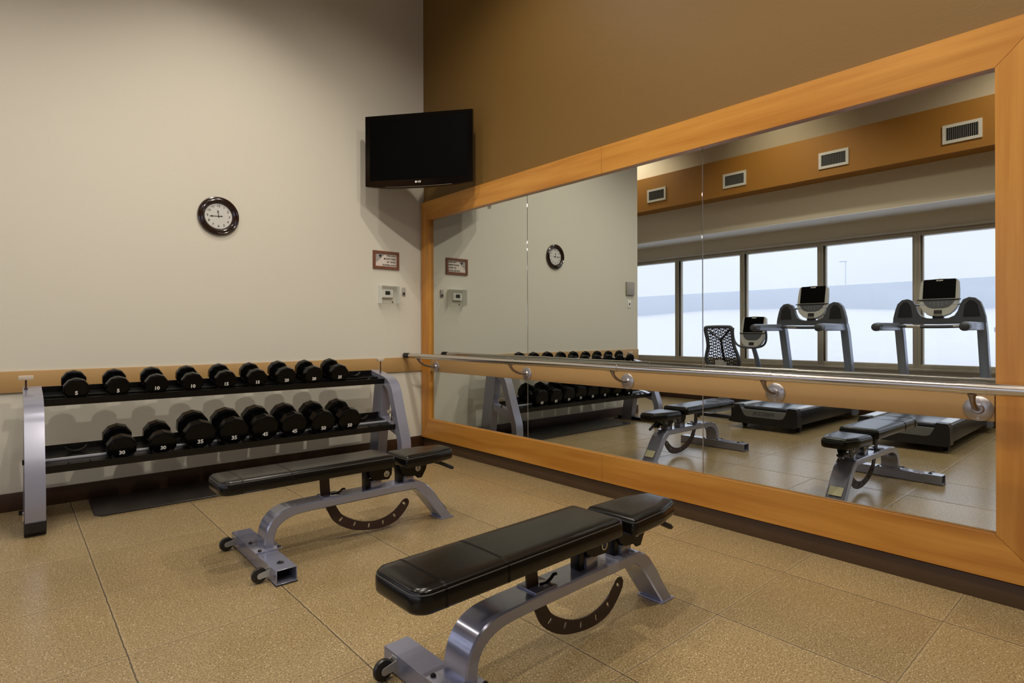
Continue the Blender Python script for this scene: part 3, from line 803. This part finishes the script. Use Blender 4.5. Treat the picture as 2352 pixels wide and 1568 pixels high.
bench.location = (-2.278, -2.015, 0); bench['label'] = 'black padded weight bench with grey frame, the farther one beside the dumbbell rack'
dup(bench, (-2.205, -3.645, 0), 'black padded weight bench with grey frame, the nearer one in the foreground').rotation_euler = (0, 0, R(1.5))

# ------------------------------------------------------------------ treadmills (seen in the mirror)
def make_treadmill():
    t = thing('treadmill', '', 'treadmill', (0,0,0), 'treadmills facing the windows')
    # local: rear end x=0, front x=-2.1, centre y=0
    hw_ = .40
    b = BM()
    for s in (-1,1):
        box(b, -1.75, -.08, s*.30 if s > 0 else -hw_, hw_ if s > 0 else -.30, .10, .275, .012, 2)
    box(b, -1.75, -.10, -.31, .31, .12, .245)
    P('deck_frame', b, M_dark2, t)
    for s in (-1,1):
        b = BM(); y0, y1 = (.275,.385) if s > 0 else (-.385,-.275)
        box(b, -1.72, -.10, y0, y1, .272, .292, .006, 2); P('side_rail', b, M_railtop, t)
    b = BM(); box(b, -1.74, -.04, -.270, .270, .243, .284, .018, 4); P('belt', b, M_belt, t)
    # rear cover
    b = BM()
    out = round_poly([(-.405,.085),(-.30,.065),(.30,.065),(.405,.085),(.400,.292),(-.400,.292)], [.05,.1,.1,.05,.03,.03], 4)
    notch = []
    top_r = [(.295,.295),(.272,.225),(.24,.165),(.20,.150),(-.20,.150),(-.24,.165),(-.272,.225),(-.295,.295)]
    o2 = [(.405,.085),(.400,.250),(.385,.292)] + top_r + [(-.385,.292),(-.400,.250),(-.405,.085),(-.37,.068),(.37,.068)]
    plate(b, o2, [], .12, T(-.045,0,0) @ YZ); rc = P('rear_cover', b, M_dark2, t, smooth=30)
    b = BM(); plate(b, [(.285,.262),(.268,.222),(.238,.167),(.20,.153),(-.20,.153),(-.238,.167),(-.268,.222),(-.285,.262),(-.27,.238),(.27,.238)], [], .10, T(-.045,0,0) @ YZ); gp = P('cover_inset', b, M_capgrey, rc, smooth=30)
    b = BM(); text(b, 'PRECOR', .062, T(.0060, 0, .196) @ FACE_PX, .0006, bold=.001, sx=1.15); P('cover_lettering', b, M_dark, gp)
    for s in (-1,1):
        b = BM(); lathe(b, [(0,-.02),(.033,-.02),(.036,0),(.033,.02),(0,.02)], 20, T(-.20, s*.33, .036) @ Matrix.Rotation(PI/2, 4, 'X')); box(b, -.225, -.175, s*.33-.026, s*.33+.026, .04, .12, .004)
        P('rear_foot', b, M_rubber, t)
    b = BM()
    pr = [(-1.66,.10),(-1.66,.30),(-1.76,.345),(-1.95,.350),(-2.06,.31),(-2.10,.22),(-2.10,.07),(-1.75,.05)]
    loops = []
    for y, k in ((-.40,.93),(-.385,.985),(-.34,1),(.34,1),(.385,.985),(.40,.93)):
        loops.append([Vector((-1.88+(x+1.88)*k, y, .2+(z-.2)*k)) for x, z in pr])
    loft(b, loops); bmesh.ops.recalc_face_normals(b, faces=b.faces); P('motor_hood', b, M_dark, t, smooth=40)
    # uprights
    for s in (-1,1):
        b = BM()
        ring = lambda x, y, z: [Vector((x-.06,y-.045,z)), Vector((x+.06,y-.045,z)), Vector((x+.06,y+.045,z)), Vector((x-.06,y+.045,z))]
        loops = [ring(-1.80+.0, s*.405, .06), ring(-1.665, s*.405, .62), ring(-1.50, s*.405, 1.20), ring(-1.43, s*.405, 1.31)]
        loft(b, loops); bmesh.ops.recalc_face_normals(b, faces=b.faces)
        bmesh.ops.bevel(b, geom=[e for e in b.edges], offset=.012, segments=2, affect='EDGES')
        P('upright', b, M_bluest, t, smooth=30)
        b = BM(); box(b, -1.42, -.66, s*.405-.030, s*.405+.030, 1.205, 1.298, .016, 3); arm = P('side_arm', b, M_bluest, t)
        b = BM(); tube(b, [(-.70, s*.405, 1.250),(-.66, s*.405, 1.250),(-.58, s*.405, 1.245),(-.565, s*.405, 1.244)], .05, 18, radii=[.044,.050,.046,.025]); P('arm_grip', b, M_dark, arm)
    # dash with two cup wings
    half = [(0,1.345),(.11,1.352),(.165,1.380),(.195,1.43),(.215,1.50),(.245,1.562),(.30,1.588),(.355,1.578),(.402,1.530),(.425,1.46),(.447,1.36),(.452,1.292)]
    outl = [(y, z) for y, z in half] + [(-y, z) for y, z in reversed(half[:-1])][:0]
    outl = [(-y, z) for y, z in reversed(half)] + half[1:] + [(.30,1.283),(0,1.278),(-.30,1.283)]
    b = BM(); plate(b, outl[::-1], [], .075, T(-1.42,0,0) @ YZ); ds = P('dash', b, M_dark, t, smooth=35)
    for s in (-1,1):
        pl = [(.245,1.365),(.262,1.50),(.300,1.553),(.345,1.545),(.378,1.500),(.402,1.365)]
        pl = [(s*y, z) for y, z in pl]
        b = BM(); plate(b, pl if s < 0 else pl[::-1], [], .006, T(-1.382,0,0) @ YZ); P('cup_pocket', b, M_dark2, ds)
    b = BM(); tube(b, [(-1.36, .40*(k/10*2-1), 1.262-.012*math.cos(PI/2*(k/10*2-1))) for k in range(11)], .020, 14); P('front_handlebar', b, M_dark, t)
    for s in (-1,1):
        b = BM(); tube(b, [(-1.359, s*.16, 1.2525), (-1.359, s*.30, 1.258)], .0215, 14); P('pulse_sensor', b, M_silver, t)
    # console (tilted back)
    MC = T(-1.46,0,1.345) @ Matrix.Rotation(R(-13), 4, 'Y')
    h = [(0,.02),(.06,.024),(.115,.050),(.158,.095),(.185,.15),(.196,.22),(.193,.35),(.185,.445),(.165,.468),(0,.480)]
    o3 = [(-y,z) for y,z in reversed(h[1:])] + h[:]
    o3 = h[:-1] + [(0,.480)] + [(-y,z) for y,z in reversed(h[1:-1])]
    b = BM(); plate(b, o3, [], .055, MC @ T(.03,0,0) @ YZ); co = P('console', b, M_consg, t, smooth=35)
    b = BM(); plate(b, [(-.160,.235),(.160,.235),(.160,.462),(.150,.472),(-.150,.472),(-.160,.462)], [], .006, MC @ T(.059,0,0) @ YZ); P('console_screen', b, M_tvscr, co)
    b = BM(); plate(b, [(-.160,.215),(-.135,.165),(-.10,.130),(-.05,.115),(.05,.115),(.10,.130),(.135,.165),(.160,.215)], [], .006, MC @ T(.0585,0,0) @ YZ); P('keypad', b, M_dark, co)
    b = BM(); box(b, .057, .070, -.215, .215, .214, .224, .002); bmesh.ops.transform(b, matrix=MC, verts=b.verts); P('reading_ledge', b, M_dark2, co)
    b = BM(); plate(b, rrect(-.040,.040,.045,.092,.008), [], .006, MC @ T(.0585,0,0) @ YZ); P('stop_key', b, M_dark2, co)
    b = BM(); text(b, 'PRECOR', .018, MC @ T(.0625,0,.455) @ FACE_PX, .0003, bold=.0006); P('console_lettering', b, M_white, co)
    b = BM()
    for i in range(5):
        for j in range(2): 
            if abs(i-2)*.035 < .10-.03*j: box(b, .0612, .0635, (i-2)*.04-.009, (i-2)*.04+.009, .150+.026*(1-j)-.007, .150+.026*(1-j)+.007, .001, 1)
    bmesh.ops.transform(b, matrix=MC, verts=b.verts); P('keypad_buttons', b, M_capgrey, co)
    b = BM(); box(b, -1.47, -1.41, -.055, .055, 1.325, 1.40, .012); P('console_neck', b, M_dark2, t)
    b = BM(); tube(b, [(-1.45,-.25,1.515),(-1.45,.25,1.515)], .012, 10); P('cross_tube', b, M_bluest, t)
    return t
tmill = make_treadmill()
tmill.location = (-3.58, -1.935, 0); tmill['label'] = 'black and grey treadmill facing the windows, the one beside the exercise bike'
dup(tmill, (-3.60, -3.36, 0), 'black and grey treadmill facing the windows, nearer the right edge of the mirror')

# ------------------------------------------------------------------ recumbent bike (seen in the mirror)
bk = thing('exercise_bike', 'recumbent exercise bike with mesh backrest beside the treadmill', 'exercise bike', (-4.5, -1.03, 0))
YC = -1.03
b = BM(); box(b, -5.45, -3.95, YC-.05, YC+.05, .09, .16, .012, 2); P('base_beam', b, M_bluest, bk, True)
for x in (-4.05, -5.35):
    b = BM(); box(b, x-.03, x+.03, YC-.27, YC+.27, .02, .07, .012, 2); box(b, x-.035, x+.035, YC-.29, YC-.23, 0, .03, .005); box(b, x-.035, x+.035, YC+.23, YC+.29, 0, .03, .005)
    P('floor_stabiliser', b, M_dark2, bk, True)
b = BM(); pr = [(-4.95,.10),(-4.90,.38),(-5.0,.52),(-5.25,.56),(-5.45,.48),(-5.50,.30),(-5.42,.12)]
plate(b, pr, [], .16, T(0,YC,0) @ XZ); P('drive_shroud', b, M_dark, bk, True)
for s in (-1,1):
    b = BM(); tube(b, [(-5.12,YC+s*.08,.32),(-5.12,YC+s*.13,.32)], .015, 10); tube(b, [(-5.12,YC+s*.115,.32),(-5.12+s*.11,YC+s*.115,.22)], .014, 8)
    cr_ = P('crank_arm', b, M_silver, bk, True)
    b = BM(); box(b, -5.12+s*.11-.045, -5.12+s*.11+.045, YC+s*.19-.055, YC+s*.19+.055, .205, .235, .008); P('pedal', b, M_rubber, cr_, True)
b = BM(); tube(b, [(-5.42,YC,.5),(-5.36,YC,.68),(-5.26,YC,.86),(-5.18,YC,.99)], .035, 14, radii=[.04,.038,.034,.032]); P('console_post', b, M_bluest, bk, True)
MC = T(-5.17,YC,.945) @ Matrix.Rotation(R(-14), 4, 'Y')
h = [(0,.0),(.06,.006),(.115,.034),(.155,.085),(.180,.15),(.190,.22),(.187,.36),(.178,.450),(.160,.472),(0,.482)]
o3 = h[:-1] + [(0,.482)] + [(-y,z) for y,z in reversed(h[1:-1])]
b = BM(); plate(b, o3, [], .055, MC @ T(.03,0,0) @ YZ); co = P('console', b, M_consg, bk, True, 35)
b = BM(); plate(b, [(-.150,.235),(.150,.235),(.150,.462),(.140,.472),(-.140,.472),(-.150,.462)], [], .006, MC @ T(.059,0,0) @ YZ); P('console_screen', b, M_tvscr, co, True)
b = BM(); plate(b, [(-.150,.215),(-.125,.160),(-.09,.125),(-.05,.112),(.05,.112),(.09,.125),(.125,.160),(.150,.215)], [], .006, MC @ T(.0585,0,0) @ YZ); P('keypad', b, M_dark, co, True)
b = BM(); box(b, .057, .070, -.20, .20, .214, .224, .002); bmesh.ops.transform(b, matrix=MC, verts=b.verts); P('reading_ledge', b, M_dark2, co, True)
b = BM(); plate(b, rrect(-.038,.038,.035,.080,.008), [], .006, MC @ T(.0585,0,0) @ YZ); P('stop_key', b, M_dark2, co, True)
b = BM(); text(b, 'PRECOR', .018, MC @ T(.0625,0,.456) @ FACE_PX, .0003, bold=.0006); P('console_lettering', b, M_white, co, True)
b = BM(); U = arc_pts([(-.245,1.255),(-.255,1.15),(-.235,1.04),(-.16,.975),(0,.955),(.16,.975),(.235,1.04),(.255,1.15),(.245,1.255)], sub=4)
tube(b, [(-5.10+.05*(p.y-.955)/.3, YC+p.x, p.y) for p in U], .016, 10); P('console_handlebar', b, M_dark, bk, True)
# seat
b = BM(); box(b, -4.55, -4.08, YC-.20, YC+.20, .50, .57, .03, 3); P('seat_cushion', b, M_vinyl, bk, True)
b = BM(); box(b, -4.42, -4.22, YC-.045, YC+.045, .15, .51, .015); P('seat_post', b, M_bluest, bk, True)
for s in (-1,1):
    b = BM(); tube(b, [(-4.22,YC+s*.20,.46),(-4.35,YC+s*.27,.47),(-4.48,YC+s*.28,.58),(-4.56,YC+s*.28,.66)], .013, 10); hb_ = P('seat_handle', b, M_dark, bk, True)
b = BM(); box(b, -4.22, -4.17, YC-.06, YC+.06, .50, .80, .012); P('back_support', b, M_plast_g, bk, True)
hl = [(.198,1.18),(.194,1.235),(.155,1.262)]; hl2 = [(.192,1.08),(.200,.98),(.232,.88),(.250,.80),(.232,.74),(.17,.715)]
ol = [(-x,z) for x,z in hl] + [(x,z) for x,z in reversed(hl)] + hl2 + [(-x,z) for x,z in reversed(hl2)]
def bx_(z): return -4.15 - (1.262-z)*.30
sm = arc_pts(ol+[ol[0]], sub=4)[:-1]
b = BM(); pts = [(bx_(p.y) - .03*(1-(p.x/.2)**2), YC+p.x, p.y) for p in sm]
tube(b, pts+[pts[0]], .023, 10, caps=False); fr_ = P('backrest_frame', b, M_dark, bk, True)
def hwid(z):
    v = [(z_, abs(x_)) for x_, z_ in ol if x_ > 0]
    v.sort()
    for (z0,w0),(z1,w1) in zip(v[:-1], v[1:]):
        if z0 <= z <= z1: return w0+(w1-w0)*(z-z0)/max(z1-z0,1e-6)
    return .12
b = BM()
nz, ny = 24, 15
def bpnt(u, z): return Vector((bx_(z) - .03*(1-(u*hwid(z)/.2)**2), YC+u*hwid(z), z))
for k in range(nz+1):
    z = .735 + (1.245-.735)*k/nz
    tube(b, [bpnt(-1+2*j/8, z + (.010 if (j+k) % 2 else -.010)) for j in range(9)], .0060, 5)
for j in range(1, ny):
    u = -1+2*j/ny
    tube(b, [bpnt(u + (.035 if k % 2 else -.035), .73+(1.25-.73)*k/20) for k in range(21)], .0060, 5)
P('backrest_mesh', b, M_dark2, fr_, True)
b = BM()
tube(b, [bpnt(.0,.73), bpnt(.0,.9), bpnt(0,1.08)], .015, 8); tube(b, [bpnt(0,1.08), bpnt(-.8,1.22)], .013, 8); tube(b, [bpnt(0,1.08), bpnt(.8,1.22)], .013, 8)
P('backrest_spine', b, M_dark2, fr_, True)
b = BM(); box(b, bx_(.74)+.02, bx_(.74)+.05, YC-.06, YC+.06, .69, .775, .01); P('backrest_clip', b, M_plast_g, fr_, True)

# ------------------------------------------------------------------ lights
def spot(loc, tgt, W, col, size=110, blend=.9, rad=.07):
    l = bpy.data.lights.new('ceiling_spot', 'SPOT'); l.energy = W; l.color = col; l.spot_size = R(size); l.spot_blend = blend; l.shadow_soft_size = rad
    o = bpy.data.objects.new('ceiling_spot', l); C.objects.link(o); o.location = loc
    o.rotation_euler = (Vector(tgt)-Vector(loc)).to_track_quat('-Z', 'Y').to_euler()
WARM = (1.0, .905, .77)
for (x, y, W_, cone) in ((-2.1,-1.3,135,112),(-2.35,-3.3,215,138),(-1.0,-5.0,300,142),(-1.2,-2.1,125,146),(-4.0,-1.9,118,122),(-4.1,-4.7,140,138),
                   (-2.6,-6.5,150,142),(-4.7,1.3,95,130)):
    spot((x, y, 4.78), (x, y*.8, 0), W_, WARM, cone, .8, .05)
# unseen lamps added to brighten the window side; the middle matches the bulkhead glow
for y in (.9, -1.45, -4.4): spot((-4.35, y, 4.6), (-5.3, y, 3.2), 34, (1,.86,.60), 110, 1.0, .06)

# ------------------------------------------------------------------ world: overcast sky
w = bpy.data.worlds.new('overcast_sky'); bpy.context.scene.world = w; w.use_nodes = True
nt = w.node_tree; bg = nt.nodes['Background']
tc = nt.nodes.new('ShaderNodeTexCoord'); sp = nt.nodes.new('ShaderNodeSeparateXYZ'); nt.links.new(tc.outputs['Generated'], sp.inputs[0])
cr = nt.nodes.new('ShaderNodeValToRGB'); e = cr.color_ramp.elements
e[0].position = 0; e[0].color = (.86,.90,1.0,1); e[1].position = 1; e[1].color = (2.6,2.75,3.1,1)
x = e.new(.16); x.color = (.98,1.0,1.07,1)
nt.links.new(sp.outputs[2], cr.inputs[0])
ns = nt.nodes.new('ShaderNodeTexNoise'); ns.inputs['Scale'].default_value = 3; ns.inputs['Detail'].default_value = 4
mp = nt.nodes.new('ShaderNodeMapping'); mp.inputs['Scale'].default_value = (1,1,4); nt.links.new(tc.outputs['Generated'], mp.inputs[0]); nt.links.new(mp.outputs[0], ns.inputs[0])
mr = nt.nodes.new('ShaderNodeMapRange'); mr.inputs[3].default_value = .92; mr.inputs[4].default_value = 1.08; nt.links.new(ns.outputs['Fac'], mr.inputs[0])
ml = nt.nodes.new('ShaderNodeVectorMath'); ml.operation = 'SCALE'; nt.links.new(cr.outputs[0], ml.inputs[0]); nt.links.new(mr.outputs[0], ml.inputs['Scale'])
nt.links.new(ml.outputs[0], bg.inputs['Color']); bg.inputs['Strength'].default_value = 1.58

# ------------------------------------------------------------------ camera
f_, a_, roll = 1319.85, .7211, .0026
s_, c_ = math.sin(a_), math.cos(a_)
Rv = Vector((c_, -s_, 0)); Fv = Vector((s_, c_, 0)); Uv = Vector((0,0,1))
Rc = Rv*math.cos(roll) - Uv*math.sin(roll); Uc = Rv*math.sin(roll) + Uv*math.cos(roll)
cam = bpy.data.cameras.new('camera'); co = bpy.data.objects.new('camera', cam); C.objects.link(co)
co.matrix_world = Matrix(((Rc.x,Uc.x,-Fv.x,-3.28),(Rc.y,Uc.y,-Fv.y,-5.145),(Rc.z,Uc.z,-Fv.z,1.2),(0,0,0,1)))
cam.sensor_width = 36; cam.lens = f_/2352*36; cam.shift_y = -(784-762.26)/2352; cam.clip_start = .05; cam.clip_end = 500
sc = bpy.context.scene; sc.camera = co
sc.view_settings.view_transform = 'Standard'; sc.view_settings.look = 'None'; sc.view_settings.gamma = 1; sc.view_settings.use_curve_mapping = False
sc.view_settings.exposure = 0.0
sc.cycles.max_bounces = 10; sc.cycles.glossy_bounces = 6; sc.cycles.transparent_max_bounces = 12
